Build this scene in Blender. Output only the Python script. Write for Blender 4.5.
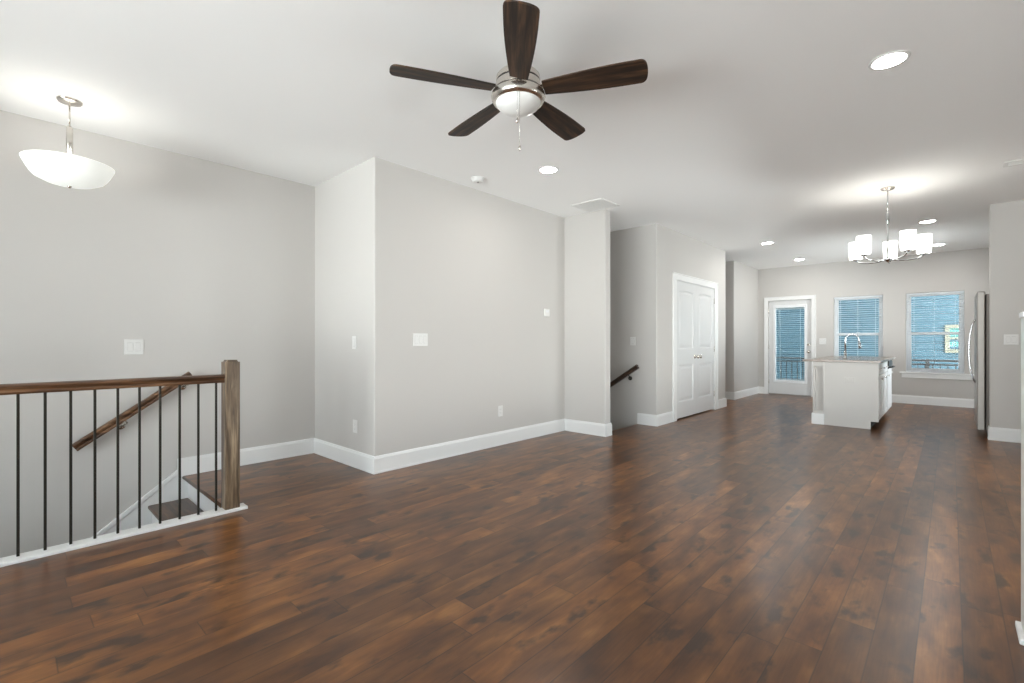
import bpy, bmesh, math, random
from mathutils import Vector, Matrix
PI = math.pi
for o in list(bpy.data.objects):
    bpy.data.objects.remove(o, do_unlink=True)
SC = bpy.context.scene
COL = SC.collection

# ------------------------------------------------------------------ camera
cam_data = bpy.data.cameras.new('camera')
cam_data.sensor_fit = 'HORIZONTAL'
cam_data.sensor_width = 36.0
cam_data.lens = 472.2 / 1024 * 36.0
cam_data.shift_y = 0.24 / 1024
cam_data.clip_start = 0.05
cam_data.clip_end = 200
cam = bpy.data.objects.new('camera', cam_data)
cam.location = (0, 0, 1.1424)
cam.rotation_euler = (PI / 2, 0, 0.7486)
COL.objects.link(cam)
SC.camera = cam

# ------------------------------------------------------------------ view + world + daylight
SC.view_settings.view_transform = 'Standard'
SC.view_settings.look = 'None'
SC.view_settings.gamma = 1.0
SC.view_settings.use_curve_mapping = False
SC.view_settings.exposure = 0.80
SKY = 7.2
world = bpy.data.worlds.new('overcast_sky')
SC.world = world
world.use_nodes = True
wn = world.node_tree
wn.nodes.clear()
w_out = wn.nodes.new('ShaderNodeOutputWorld')
w_bg = wn.nodes.new('ShaderNodeBackground')
w_tc = wn.nodes.new('ShaderNodeTexCoord')
w_sep = wn.nodes.new('ShaderNodeSeparateXYZ')
w_ramp = wn.nodes.new('ShaderNodeValToRGB')
w_ramp.color_ramp.elements[0].position = 0.0
w_ramp.color_ramp.elements[0].color = (2.10, 2.11, 2.12, 1)
w_ramp.color_ramp.elements[1].position = 0.06
w_ramp.color_ramp.elements[1].color = (0.98, 1.04, 1.10, 1)
w_bg.inputs['Strength'].default_value = SKY
wn.links.new(w_tc.outputs['Generated'], w_sep.inputs[0])
wn.links.new(w_sep.outputs['Z'], w_ramp.inputs['Fac'])
wn.links.new(w_ramp.outputs['Color'], w_bg.inputs['Color'])
wn.links.new(w_bg.outputs[0], w_out.inputs[0])

def portal(name, loc, rot, sx, sy):
    """Light portal in a window opening: only guides sky sampling, emits nothing itself."""
    d = bpy.data.lights.new(name, 'AREA')
    d.shape = 'RECTANGLE'; d.size = sx; d.size_y = sy
    d.cycles.is_portal = True
    o = bpy.data.objects.new(name, d)
    o.location = loc; o.rotation_euler = rot
    COL.objects.link(o)
XE_ = 1.05
FZ0, FZ1 = 0.12, 1.90
ADDED_FRONT_WINDOWS = [(-3.35, -2.05), (-1.90, -0.60), (-0.45, 0.85)]  # unseen windows added behind the camera to bring in daylight
for a, b in ADDED_FRONT_WINDOWS:
    portal('daylight_portal', ((a + b) / 2, -3.36, (FZ0 + FZ1) / 2), (PI / 2, 0, 0), b - a, FZ1 - FZ0)
ADDED_SIDE_WINDOWS = [(3.2, 4.5, 0.15, 0.82), (5.3, 6.6, 0.15, 0.95), (8.95, 10.20, 0.60, 1.95)]  # unseen windows added in the side wall to brighten ceiling and walls
for a, b, SZ0, SZ1 in ADDED_SIDE_WINDOWS:
    portal('daylight_portal', (XE_ + .16, (a + b) / 2, (SZ0 + SZ1) / 2), (PI / 2, 0, PI / 2), b - a, SZ1 - SZ0)
portal('daylight_portal', (-1.335, 11.56, 1.31), (-PI / 2, 0, 0), 0.784, 1.45)
portal('daylight_portal', (-0.216, 11.56, 1.31), (-PI / 2, 0, 0), 0.784, 1.45)
portal('daylight_portal', (-2.515, 11.56, 1.02), (-PI / 2, 0, 0), 0.81, 2.03)
K_CAN = 72.0      # recessed lights
K_BOWL = 0.11      # staircase bowl pendant
K_CHAN = 0.34      # chandelier

# ------------------------------------------------------------------ material helpers
MATS = {}
def mat(name, color, rough=0.5, metal=0.0, spec=0.5, bump=None, emit=None, estr=0.0, coat=0.0, var=None):
    if name in MATS: return MATS[name]
    m = bpy.data.materials.new(name); m.use_nodes = True
    nt = m.node_tree; b = nt.nodes['Principled BSDF']
    b.inputs['Base Color'].default_value = (*color, 1)
    b.inputs['Roughness'].default_value = rough
    b.inputs['Metallic'].default_value = metal
    b.inputs['Specular IOR Level'].default_value = spec
    b.inputs['Coat Weight'].default_value = coat
    if emit:
        b.inputs['Emission Color'].default_value = (*emit, 1)
        b.inputs['Emission Strength'].default_value = estr
    tc = nt.nodes.new('ShaderNodeTexCoord')
    if var:
        sc_, amt = var
        n = nt.nodes.new('ShaderNodeTexNoise'); n.inputs['Scale'].default_value = sc_
        n.inputs['Detail'].default_value = 3
        mx = nt.nodes.new('ShaderNodeMix'); mx.data_type = 'RGBA'
        mx.inputs[6].default_value = (*[c * (1 - amt) for c in color], 1)
        mx.inputs[7].default_value = (*[min(1, c * (1 + amt)) for c in color], 1)
        nt.links.new(tc.outputs['Object'], n.inputs['Vector'])
        nt.links.new(n.outputs['Fac'], mx.inputs[0])
        nt.links.new(mx.outputs[2], b.inputs['Base Color'])
    if bump:
        sc_, st = bump
        n = nt.nodes.new('ShaderNodeTexNoise'); n.inputs['Scale'].default_value = sc_
        n.inputs['Detail'].default_value = 2
        bp = nt.nodes.new('ShaderNodeBump'); bp.inputs['Strength'].default_value = st
        bp.inputs['Distance'].default_value = 0.002
        nt.links.new(tc.outputs['Object'], n.inputs['Vector'])
        nt.links.new(n.outputs['Fac'], bp.inputs['Height'])
        nt.links.new(bp.outputs[0], b.inputs['Normal'])
    MATS[name] = m
    return m

def wood(name, dark, mid, light, axis='Z', scale=1.0, rough=0.35, coat=0.2):
    """Long-grain stained wood, grain running along the given local axis."""
    if name in MATS: return MATS[name]
    m = bpy.data.materials.new(name); m.use_nodes = True
    nt = m.node_tree; b = nt.nodes['Principled BSDF']; L = nt.links.new
    tc = nt.nodes.new('ShaderNodeTexCoord'); mp = nt.nodes.new('ShaderNodeMapping')
    s = {'X': (0.07, 1, 1), 'Y': (1, 0.07, 1), 'Z': (1, 1, 0.07)}[axis]
    mp.inputs['Scale'].default_value = tuple(v * scale for v in s)
    L(tc.outputs['Object'], mp.inputs['Vector'])
    n1 = nt.nodes.new('ShaderNodeTexNoise'); n1.inputs['Scale'].default_value = 18; n1.inputs['Detail'].default_value = 5
    n1.inputs['Distortion'].default_value = 1.2
    n2 = nt.nodes.new('ShaderNodeTexNoise'); n2.inputs['Scale'].default_value = 110; n2.inputs['Detail'].default_value = 2
    L(mp.outputs[0], n1.inputs['Vector']); L(mp.outputs[0], n2.inputs['Vector'])
    r = nt.nodes.new('ShaderNodeValToRGB')
    r.color_ramp.elements[0].position = 0.34; r.color_ramp.elements[0].color = (*dark, 1)
    r.color_ramp.elements[1].position = 0.68; r.color_ramp.elements[1].color = (*light, 1)
    e = r.color_ramp.elements.new(0.5); e.color = (*mid, 1)
    L(n1.outputs['Fac'], r.inputs['Fac'])
    mx = nt.nodes.new('ShaderNodeMix'); mx.data_type = 'RGBA'; mx.blend_type = 'MULTIPLY'
    mx.inputs[0].default_value = 0.55
    r2 = nt.nodes.new('ShaderNodeValToRGB')
    r2.color_ramp.elements[0].position = 0.35; r2.color_ramp.elements[0].color = (0.35, 0.35, 0.35, 1)
    r2.color_ramp.elements[1].position = 0.6; r2.color_ramp.elements[1].color = (1, 1, 1, 1)
    L(n2.outputs['Fac'], r2.inputs['Fac'])
    L(r.outputs[0], mx.inputs[6]); L(r2.outputs[0], mx.inputs[7])
    L(mx.outputs[2], b.inputs['Base Color'])
    b.inputs['Roughness'].default_value = rough
    b.inputs['Coat Weight'].default_value = coat
    b.inputs['Coat Roughness'].default_value = 0.25
    bp = nt.nodes.new('ShaderNodeBump'); bp.inputs['Strength'].default_value = 0.25
    bp.inputs['Distance'].default_value = 0.001
    L(n2.outputs['Fac'], bp.inputs['Height']); L(bp.outputs[0], b.inputs['Normal'])
    MATS[name] = m
    return m

def floor_material(name='hand_scraped_plank_floor', along='Y', W=0.127, Lb=1.15):
    m = bpy.data.materials.new(name); m.use_nodes = True
    nt = m.node_tree; b = nt.nodes['Principled BSDF']; L = nt.links.new
    def N(t, **k):
        n = nt.nodes.new(t)
        for a, v in k.items(): setattr(n, a, v)
        return n
    def M(op, a, bb=None, clamp=False):
        n = N('ShaderNodeMath', operation=op, use_clamp=clamp)
        for i, v in enumerate((a, bb)):
            if v is None: continue
            if isinstance(v, (int, float)): n.inputs[i].default_value = v
            else: L(v, n.inputs[i])
        return n.outputs[0]
    def C3(x, y, z):
        n = N('ShaderNodeCombineXYZ')
        for i, v in enumerate((x, y, z)):
            if isinstance(v, (int, float)): n.inputs[i].default_value = v
            else: L(v, n.inputs[i])
        return n.outputs[0]
    def ramp(fac, stops):
        r = N('ShaderNodeValToRGB')
        els = r.color_ramp.elements
        els[0].position = stops[0][0]; els[0].color = (*stops[0][1], 1)
        els[1].position = stops[-1][0]; els[1].color = (*stops[-1][1], 1)
        for p, c in stops[1:-1]:
            e = els.new(p); e.color = (*c, 1)
        L(fac, r.inputs['Fac']); return r.outputs['Color']
    def mix(kind, fac, a, bb):
        n = N('ShaderNodeMix', data_type='RGBA', blend_type=kind)
        if isinstance(fac, (int, float)): n.inputs[0].default_value = fac
        else: L(fac, n.inputs[0])
        L(a, n.inputs[6])
        if isinstance(bb, tuple): n.inputs[7].default_value = (*bb, 1)
        else: L(bb, n.inputs[7])
        return n.outputs[2]
    tc = N('ShaderNodeTexCoord'); sp = N('ShaderNodeSeparateXYZ'); L(tc.outputs['Object'], sp.inputs[0])
    X, Y = (sp.outputs['X'], sp.outputs['Y']) if along == 'Y' else (sp.outputs['Y'], sp.outputs['X'])
    u = M('DIVIDE', M('ADD', X, 10.0), W); row = M('FLOOR', u); fu = M('FRACT', u)
    wr = N('ShaderNodeTexWhiteNoise', noise_dimensions='1D'); L(row, wr.inputs['W'])
    v = M('ADD', M('DIVIDE', M('ADD', Y, 20.0), Lb), M('MULTIPLY', wr.outputs['Value'], 7.3))
    col = M('FLOOR', v); fv = M('FRACT', v)
    wb = N('ShaderNodeTexWhiteNoise', noise_dimensions='2D'); L(C3(row, col, 0), wb.inputs['Vector'])
    rnd = wb.outputs['Value']; rc = N('ShaderNodeSeparateColor'); L(wb.outputs['Color'], rc.inputs[0])
    off = M('MULTIPLY', rnd, 37.0)
    # figure inside each board: soft cloudy figure, blotches, fine grain
    vec = C3(M('MULTIPLY', X, 1.0), M('MULTIPLY', Y, 0.30), off)
    n1 = N('ShaderNodeTexNoise'); n1.inputs['Scale'].default_value = 11; n1.inputs['Detail'].default_value = 3
    n1.inputs['Roughness'].default_value = 0.5; n1.inputs['Distortion'].default_value = 0.25; L(vec, n1.inputs['Vector'])
    vec2 = C3(M('MULTIPLY', X, 1.0), M('MULTIPLY', Y, 0.48), M('ADD', off, 11.0))
    n2 = N('ShaderNodeTexNoise'); n2.inputs['Scale'].default_value = 10.0; n2.inputs['Detail'].default_value = 5
    n2.inputs['Roughness'].default_value = 0.5; L(vec2, n2.inputs['Vector'])
    vec3 = C3(M('MULTIPLY', X, 1.0), M('MULTIPLY', Y, 0.035), off)
    n3 = N('ShaderNodeTexNoise'); n3.inputs['Scale'].default_value = 150; n3.inputs['Detail'].default_value = 3; L(vec3, n3.inputs['Vector'])
    base = ramp(n1.outputs['Fac'], [(0.28, (0.078, 0.026, 0.006)), (0.45, (0.140, 0.050, 0.011)), (0.60, (0.205, 0.078, 0.017)), (0.76, (0.330, 0.140, 0.036))])
    tone = ramp(rc.outputs[0], [(0.0, (0.58, 0.55, 0.55)), (0.5, (0.90, 0.90, 0.90)), (1.0, (1.25, 1.22, 1.12))])
    base = mix('MULTIPLY', 1.0, base, tone)
    blot = ramp(n2.outputs['Fac'], [(0.565, (0, 0, 0)), (0.665, (1, 1, 1))])
    bsep = N('ShaderNodeSeparateColor'); L(blot, bsep.inputs[0])
    base = mix('MIX', M('MULTIPLY', bsep.outputs[0], 0.85), base, (0.032, 0.014, 0.007))
    grain = ramp(n3.outputs['Fac'], [(0.35, (0.72, 0.72, 0.72)), (0.6, (1, 1, 1))])
    base = mix('MULTIPLY', 0.6, base, grain)
    # eased joints
    du = M('MULTIPLY', M('MINIMUM', fu, M('SUBTRACT', 1.0, fu)), W)
    dv = M('MULTIPLY', M('MINIMUM', fv, M('SUBTRACT', 1.0, fv)), Lb)
    d = M('MINIMUM', du, dv)
    gap = M('SUBTRACT', 1.0, M('DIVIDE', d, 0.0032), True)
    base = mix('MIX', M('MULTIPLY', gap, 0.75), base, (0.015, 0.008, 0.005))
    L(base, b.inputs['Base Color'])
    # relief: eased edges + scraped ripples running along the board
    edge = M('MINIMUM', M('DIVIDE', d, 0.006), 1.0)
    vec4 = C3(M('MULTIPLY', X, 1.0), M('MULTIPLY', Y, 0.06), off)
    n4 = N('ShaderNodeTexNoise'); n4.inputs['Scale'].default_value = 42; n4.inputs['Detail'].default_value = 1; L(vec4, n4.inputs['Vector'])
    hgt = M('ADD', M('MULTIPLY', edge, 0.8), M('ADD', M('MULTIPLY', n4.outputs['Fac'], 0.7), M('MULTIPLY', rc.outputs[1], 0.3)))
    bp = N('ShaderNodeBump'); bp.inputs['Strength'].default_value = 0.35; bp.inputs['Distance'].default_value = 0.0016
    L(hgt, bp.inputs['Height']); L(bp.outputs[0], b.inputs['Normal'])
    rr = M('ADD', M('MULTIPLY', n1.outputs['Fac'], 0.10), 0.38)
    L(rr, b.inputs['Roughness'])
    b.inputs['Specular IOR Level'].default_value = 0.0
    b.inputs['Coat Weight'].default_value = 1.0
    b.inputs['Coat IOR'].default_value = 1.52
    b.inputs['Coat Roughness'].default_value = 0.28
    return m

WALL = mat('greige_wall_paint', (0.60, 0.578, 0.553), 0.62, spec=0.3, bump=(260, 0.05))
CEIL = mat('white_ceiling_paint', (0.92, 0.915, 0.905), 0.85, spec=0.2, bump=(180, 0.05))
TRIM = mat('white_semigloss_trim', (0.86, 0.86, 0.85), 0.32)
DOORW = mat('white_door_paint', (0.72, 0.72, 0.715), 0.35)
VINYL = mat('white_vinyl', (0.84, 0.85, 0.86), 0.35)
FLOOR = floor_material()
TREAD = wood('stained_tread_wood', (0.035, 0.016, 0.008), (0.10, 0.045, 0.02), (0.17, 0.08, 0.035), 'X')
OAK = wood('stained_oak_newel', (0.040, 0.024, 0.012), (0.165, 0.110, 0.065), (0.400, 0.295, 0.190), 'Z', 1.3)
OAKR = wood('stained_oak_rail', (0.045, 0.020, 0.010), (0.140, 0.066, 0.030), (0.33, 0.180, 0.092), 'Y', 1.2, rough=0.3)
OAKD = wood('stained_oak_rail_dark', (0.018, 0.010, 0.006), (0.04, 0.02, 0.012), (0.075, 0.04, 0.022), 'X', 1.2)
WALNUT = wood('walnut_fan_blade', (0.012, 0.006, 0.003), (0.036, 0.017, 0.008), (0.105, 0.050, 0.022), 'X', 1.6, rough=0.6, coat=0.0)
IRON = mat('dark_bronze_iron', (0.030, 0.026, 0.020), 0.45, 0.6)
NICKEL = mat('brushed_nickel', (0.70, 0.66, 0.61), 0.24, 1.0)
CHROME = mat('polished_chrome', (0.62, 0.63, 0.64), 0.12, 1.0)
STEEL = mat('stainless_steel', (0.36, 0.335, 0.31), 0.45, 0.6)
FSIDE = mat('fridge_side_grey', (0.20, 0.175, 0.155), 0.45, 0.2)
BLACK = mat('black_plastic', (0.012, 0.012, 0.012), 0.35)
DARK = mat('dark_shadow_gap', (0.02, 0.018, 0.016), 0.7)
FROST = mat('frosted_white_glass', (0.86, 0.86, 0.84), 0.3, spec=0.4)
PLASTIC = mat('white_plastic', (0.78, 0.77, 0.75), 0.35)
SLOT = mat('grey_slot', (0.25, 0.24, 0.23), 0.5)
ISLP = mat('island_paint', (0.60, 0.575, 0.545), 0.4)
GRANITE = mat('granite_counter', (0.30, 0.24, 0.20), 0.22, var=(60, 0.35))
BLIND = mat('white_blind_slat', (0.80, 0.83, 0.86), 0.5)
CORD = mat('white_cord', (0.8, 0.8, 0.8), 0.6)
SIDING = mat('teal_lap_siding', (0.025, 0.066, 0.088), 0.6, var=(3.0, 0.10))
CREAM = mat('cream_trim_paint', (0.135, 0.13, 0.095), 0.5)
NGLASS = mat('dark_green_glass', (0.05, 0.17, 0.15), 0.1)
ROOFM = mat('asphalt_shingle', (0.09, 0.085, 0.08), 0.9, bump=(30, 0.5))
DECK = mat('weathered_deck_board', (0.22, 0.19, 0.16), 0.7, var=(9, 0.2))
GROUND = mat('dry_ground', (0.16, 0.16, 0.12), 0.9, var=(4, 0.3))
RAILM = mat('black_deck_rail', (0.035, 0.035, 0.035), 0.5)
CAN_E = mat('lit_lamp_lens', (0.9, 0.9, 0.9), 0.5, emit=(1.0, 0.97, 0.925), estr=K_CAN)
BOWL_E = mat('lit_bowl_glass', (0.85, 0.85, 0.82), 0.4, emit=(0.96, 1.0, 0.94), estr=0.24)
SHADE_E = mat('lit_shade_glass', (0.85, 0.85, 0.82), 0.4, emit=(1.0, 0.99, 0.92), estr=3.0)

def glass_material():
    m = bpy.data.materials.new('window_glass'); m.use_nodes = True
    nt = m.node_tree; nt.nodes.clear(); L = nt.links.new
    out = nt.nodes.new('ShaderNodeOutputMaterial'); mx = nt.nodes.new('ShaderNodeMixShader')
    t = nt.nodes.new('ShaderNodeBsdfTransparent'); g = nt.nodes.new('ShaderNodeBsdfGlossy')
    t.inputs['Color'].default_value = (0.93, 0.96, 0.96, 1); g.inputs['Roughness'].default_value = 0.03
    lw = nt.nodes.new('ShaderNodeFresnel'); lw.inputs['IOR'].default_value = 1.45
    sb = nt.nodes.new('ShaderNodeMath'); sb.operation = 'SUBTRACT'; sb.use_clamp = True; sb.inputs[1].default_value = 0.055
    L(lw.outputs[0], sb.inputs[0]); L(sb.outputs[0], mx.inputs[0]); L(t.outputs[0], mx.inputs[1]); L(g.outputs[0], mx.inputs[2]); L(mx.outputs[0], out.inputs[0])
    return m
GLASS = glass_material()

# ------------------------------------------------------------------ mesh builder
class MB:
    def __init__(self): self.bm = bmesh.new()
    def _xf(self, vs, mtx):
        if mtx is not None: bmesh.ops.transform(self.bm, matrix=mtx, verts=vs)
    def box(self, x0, x1, y0, y1, z0, z1, bevel=0.0, seg=2, mtx=None):
        b2 = bmesh.new()
        bmesh.ops.create_cube(b2, size=1.0)
        for v in b2.verts:
            v.co = Vector(((x0 + x1) / 2 + v.co.x * (x1 - x0), (y0 + y1) / 2 + v.co.y * (y1 - y0), (z0 + z1) / 2 + v.co.z * (z1 - z0)))
        if bevel > 0:
            bmesh.ops.bevel(b2, geom=b2.edges[:], offset=bevel, segments=seg, affect='EDGES', profile=0.5)
        self._merge(b2, mtx, bevel > 0 and seg > 1)
        return self
    def _merge(self, b2, mtx=None, smooth=False):
        if mtx is not None: bmesh.ops.transform(b2, matrix=mtx, verts=b2.verts[:])
        mp = {v: self.bm.verts.new(v.co) for v in b2.verts}
        for f in b2.faces:
            try: nf = self.bm.faces.new([mp[v] for v in f.verts]); nf.smooth = f.smooth
            except ValueError: pass
        b2.free()
    def lathe(self, prof, n=32, center=(0, 0, 0), mtx=None, smooth=True):
        """prof: list of (r, z); closed by caps where r == 0."""
        b2 = bmesh.new(); rings = []
        for r, z in prof:
            if r <= 1e-6: rings.append([b2.verts.new((center[0], center[1], center[2] + z))])
            else: rings.append([b2.verts.new((center[0] + r * math.cos(2 * PI * k / n), center[1] + r * math.sin(2 * PI * k / n), center[2] + z)) for k in range(n)])
        for a, b in zip(rings, rings[1:]):
            for k in range(n):
                k2 = (k + 1) % n
                if len(a) == 1 and len(b) == 1: continue
                if len(a) == 1: f = b2.faces.new((a[0], b[k], b[k2]))
                elif len(b) == 1: f = b2.faces.new((a[k], b[0], a[k2]))
                else: f = b2.faces.new((a[k], b[k], b[k2], a[k2]))
                f.smooth = smooth
        self._merge(b2, mtx); return self
    def tube(self, pts, r, n=10, caps=True, smooth=True):
        pts = [Vector(p) for p in pts]; b2 = bmesh.new(); rings = []
        rs = r if isinstance(r, (list, tuple)) else [r] * len(pts)
        up = Vector((0, 0, 1)); prev = None
        for i, p in enumerate(pts):
            t = (pts[min(i + 1, len(pts) - 1)] - pts[max(i - 1, 0)]).normalized()
            if prev is None:
                a = t.cross(up)
                if a.length < 1e-3: a = t.cross(Vector((1, 0, 0)))
                a.normalize()
            else:
                a = (prev - t * prev.dot(t)).normalized()
            prev = a; c = t.cross(a)
            rings.append([b2.verts.new(p + (a * math.cos(2 * PI * k / n) + c * math.sin(2 * PI * k / n)) * rs[i]) for k in range(n)])
        for a, b in zip(rings, rings[1:]):
            for k in range(n):
                f = b2.faces.new((a[k], a[(k + 1) % n], b[(k + 1) % n], b[k])); f.smooth = smooth
        if caps:
            b2.faces.new(rings[0][::-1]); b2.faces.new(rings[-1])
        self._merge(b2); return self
    def sweep(self, section, p0, p1, side, up=(0, 0, 1)):
        """section (s, t) extruded straight p0 -> p1; s along side, t along up."""
        p0, p1, side, up = map(Vector, (p0, p1, side, up)); b2 = bmesh.new()
        A = [b2.verts.new(p0 + side * s + up * t) for s, t in section]
        B = [b2.verts.new(p1 + side * s + up * t) for s, t in section]
        n = len(section)
        for k in range(n): b2.faces.new((A[k], A[(k + 1) % n], B[(k + 1) % n], B[k]))
        b2.faces.new(A[::-1]); b2.faces.new(B)
        self._merge(b2); return self
    def prism(self, poly, axis, a0, a1, bevel=0.0):
        """poly of 2D points; axis = extrusion axis; remaining coords in order."""
        b2 = bmesh.new()
        def P(u, v, w): return {'X': (w, u, v), 'Y': (u, w, v), 'Z': (u, v, w)}[axis]
        A = [b2.verts.new(P(u, v, a0)) for u, v in poly]; B = [b2.verts.new(P(u, v, a1)) for u, v in poly]
        n = len(poly)
        b2.faces.new(A[::-1]); b2.faces.new(B)
        for k in range(n): b2.faces.new((A[k], A[(k + 1) % n], B[(k + 1) % n], B[k]))
        if bevel: bmesh.ops.bevel(b2, geom=b2.edges[:], offset=bevel, segments=2, affect='EDGES')
        self._merge(b2); return self
    def build(self, name, material, parent=None, loc=(0, 0, 0), rotz=0.0):
        bmesh.ops.recalc_face_normals(self.bm, faces=self.bm.faces[:])
        me = bpy.data.meshes.new(name); self.bm.to_mesh(me); self.bm.free()
        me.materials.append(material)
        o = bpy.data.objects.new(name, me); COL.objects.link(o)
        o.location = loc; o.rotation_euler = (0, 0, rotz)
        if parent is not None: o.parent = parent
        return o

def empty(name, label=None, cat=None, loc=(0, 0, 0), rotz=0.0, group=None, kind=None):
    o = bpy.data.objects.new(name, None); COL.objects.link(o)
    o.empty_display_size = 0.1
    o.location = loc; o.rotation_euler = (0, 0, rotz)
    return tag(o, label, cat, group, kind)
def tag(o, label=None, cat=None, group=None, kind=None):
    if label: o['label'] = label
    if cat: o['category'] = cat
    if group: o['group'] = group
    if kind: o['kind'] = kind
    return o
def copy_tree(o, parent=None):
    c = o.copy(); COL.objects.link(c); c.parent = parent
    for ch in list(o.children): copy_tree(ch, c)
    return c
def S(mb, name, material, label, cat='wall'):
    return tag(mb.build(name, material), label, cat, kind='structure')

# ------------------------------------------------------------------ room plan (metres; camera at the origin, +Y runs down the house)
H = 2.74
XL, YA, XM, YS, XS, YC, XC, YE, XG, YG, YB, XR, YR = -4.799, 2.180, -3.648, 4.923, -3.044, 6.003, -2.910, 8.677, -3.126, 9.792, 11.383, 0.334, 7.811
XE, YF, XST, YST, XRE = 1.05, -3.2, -3.62, 1.045, -3.18
LOW = -2.85
fl = MB()
for r in [(XST, XE, YF, YST), (XL, XE, YST, YA), (XM - .06, XE, YA, 5.0), (XRE, XE, 5.0, YC + .05), (XC - .12, XE, YC + .05, YE),
          (XL, XE, YE, YG), (XG - .08, XE, YG, YB + .05)]:
    fl.box(r[0], r[1], r[2], r[3], -0.028, 0.0)
S(fl, 'floor', FLOOR, 'dark hand-scraped brown plank floor running the length of the house', 'floor')
sub = MB()
for r in [(XST + .02, XE, YF, YST + .03), (XL, XE, YST + .03, YA), (XM - .06, XE, YA, 5.0), (XRE - .02, XE, 5.0, YC + .05), (XC - .12, XE, YC + .05, YE),
          (XL, XE, YE, YG), (XG - .08, XE, YG, YB + .05)]:
    sub.box(r[0], r[1], r[2], r[3], -0.30, -0.028)
S(sub, 'floor_subfloor', WALL, 'painted floor edge under the planks round the stairwells', 'floor')
S(MB().box(XL - .15, XE + .15, YF - .15, YB + .15, H, H + .15), 'ceiling', CEIL, 'smooth white flat ceiling over the whole open room', 'ceiling')
S(MB().box(XL - .15, XE + .15, YF - .15, YB + .15, LOW - .1, LOW), 'floor_lower', TREAD, 'lower storey floor at the foot of the stairs', 'floor')
S(MB().box(XL - .15, XL, YF - .15, YB + .15, LOW, H), 'wall_left', WALL, 'long greige wall behind the stair railing')
S(MB().box(XL - .15, XE + .15, YF - .15, YB + .15, H + .15, 8.4), 'wall_upper', SIDING, 'upper storeys of this house above the ceiling')  # unseen mass added to keep sky light off the neighbouring siding
S(MB().box(-14, XL - .16, YF - .15, YB + .15, -3, 8.4), 'wall_row', SIDING, 'outer wall of the next house in the same row')  # unseen block added to darken the gap between the houses
def rounded_wall(x0, x1, y0, y1, z0, z1, r=0.012):
    pts = []
    for cx, cy, a0 in ((x1 - r, y0 + r, -90), (x1 - r, y1 - r, 0), (x0 + r, y1 - r, 90), (x0 + r, y0 + r, 180)):
        for k in range(4):
            a = math.radians(a0 + 30 * k); pts.append((cx + r * math.cos(a), cy + r * math.sin(a)))
    return MB().prism(pts, 'Z', z0, z1)
S(rounded_wall(XL - .02, XM, YA, YS + .06, 0, H), 'wall_middle', WALL, 'greige wall block that juts out beside the staircase')
S(rounded_wall(XL - .02, XS, YS, YS + .125, LOW, H), 'wall_stub', WALL, 'short greige stub wall in front of the second stair opening')
DY0, DY1, DZ = 6.610, 8.131, 2.040
S(MB().box(XL, XC - .13, YC, YE, LOW, H).box(XC - .13, XC - .012, YC, DY0, LOW, H).box(XC - .13, XC - .012, DY1, YE, LOW, H).box(XC - .13, XC - .012, DY0, DY1, DZ, H)
  .prism([(XC - .013, YC), (XC - .010, YC), (XC - .003, YC + .004), (XC, YC + .012), (XC, DY0), (XC - .013, DY0)], 'Z', LOW, H)
  .prism([(XC - .013, DY1), (XC, DY1), (XC, YE - .012), (XC - .003, YE - .004), (XC - .010, YE), (XC - .013, YE)], 'Z', LOW, H)
  .box(XC - .013, XC, DY0, DY1, DZ, H), 'wall_closet', WALL, 'greige wall that holds the white double closet doors')
S(rounded_wall(XL - .02, XG, YG, YB + .05, LOW, H), 'wall_passage', WALL, 'pale wall between the side passage and the glazed back door')
WZ0, WZ1 = 0.585, 2.038
def wall_with_holes(y0, y1, x0, x1, holes):
    m = MB(); holes = sorted(holes); x = x0
    for a, b, z0, z1 in holes:
        m.box(x, a, y0, y1, LOW, H)
        if z0 > 0: m.box(a, b, y0, y1, LOW, z0)
        else: m.box(a, b, y0, y1, LOW, -0.03)
        m.box(a, b, y0, y1, z1, H); x = b
    m.box(x, x1, y0, y1, LOW, H); return m
BW = [(-2.925, -2.105, 0, 2.035), (-1.727, -0.943, WZ0, WZ1), (-0.608, 0.176, WZ0, WZ1)]
S(wall_with_holes(YB, YB + .15, XL, XE + .15, BW), 'wall_back', WALL, 'greige back wall with the glazed door and two windows')
S(wall_with_holes(YF - .15, YF, XL - .15, XE + .15, [(a, b, FZ0, FZ1) for a, b in ADDED_FRONT_WINDOWS]), 'wall_front', WALL, 'front wall behind the camera with three tall windows')
rw = MB(); yy_ = YF
for a, b, SZ0, SZ1 in ADDED_SIDE_WINDOWS:
    rw.box(XE, XE + .15, yy_, a, LOW, H).box(XE, XE + .15, a, b, LOW, SZ0).box(XE, XE + .15, a, b, SZ1, H); yy_ = b
rw.box(XE, XE + .15, yy_, YB, LOW, H)
S(rw, 'wall_right', WALL, 'greige side wall along the kitchen')
S(rounded_wall(XR, XE + .02, YR, YR + .12, 0, H), 'wall_kitchen', WALL, 'greige wall end standing beside the refrigerator')
# stairwell sides below the floor
S(MB().box(XST + .004, XST + .1, YF, YST + .07, LOW, -.30), 'wall_stairwell', WALL, 'painted side of the stairwell below the railing')
S(MB().box(XL, XM, YST + .32, YST + .42, LOW, -.30), 'wall_understairs', WALL, 'painted end wall under the top of the stairs')
S(MB().box(XRE + .10, XRE + .2, YS + .125, YC, LOW, -.30), 'wall_landing', WALL, 'painted end of the second stairwell below the floor')
# white half wall by the camera
hw = MB().box(0.205, XE, 2.625, 2.755, 0, 1.235).box(0.200, XE, 2.615, 2.765, 1.235, 1.258, .003)
hwo = S(hw, 'wall_half', TRIM, 'white half wall end at the edge of the room', 'half wall')
tag(MB().box(0.190, XE, 2.606, 2.773, 0, 0.022, .004).build('trim_4', TRIM), 'white shoe moulding at the foot of the half wall', 'trim', kind='structure')

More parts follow.
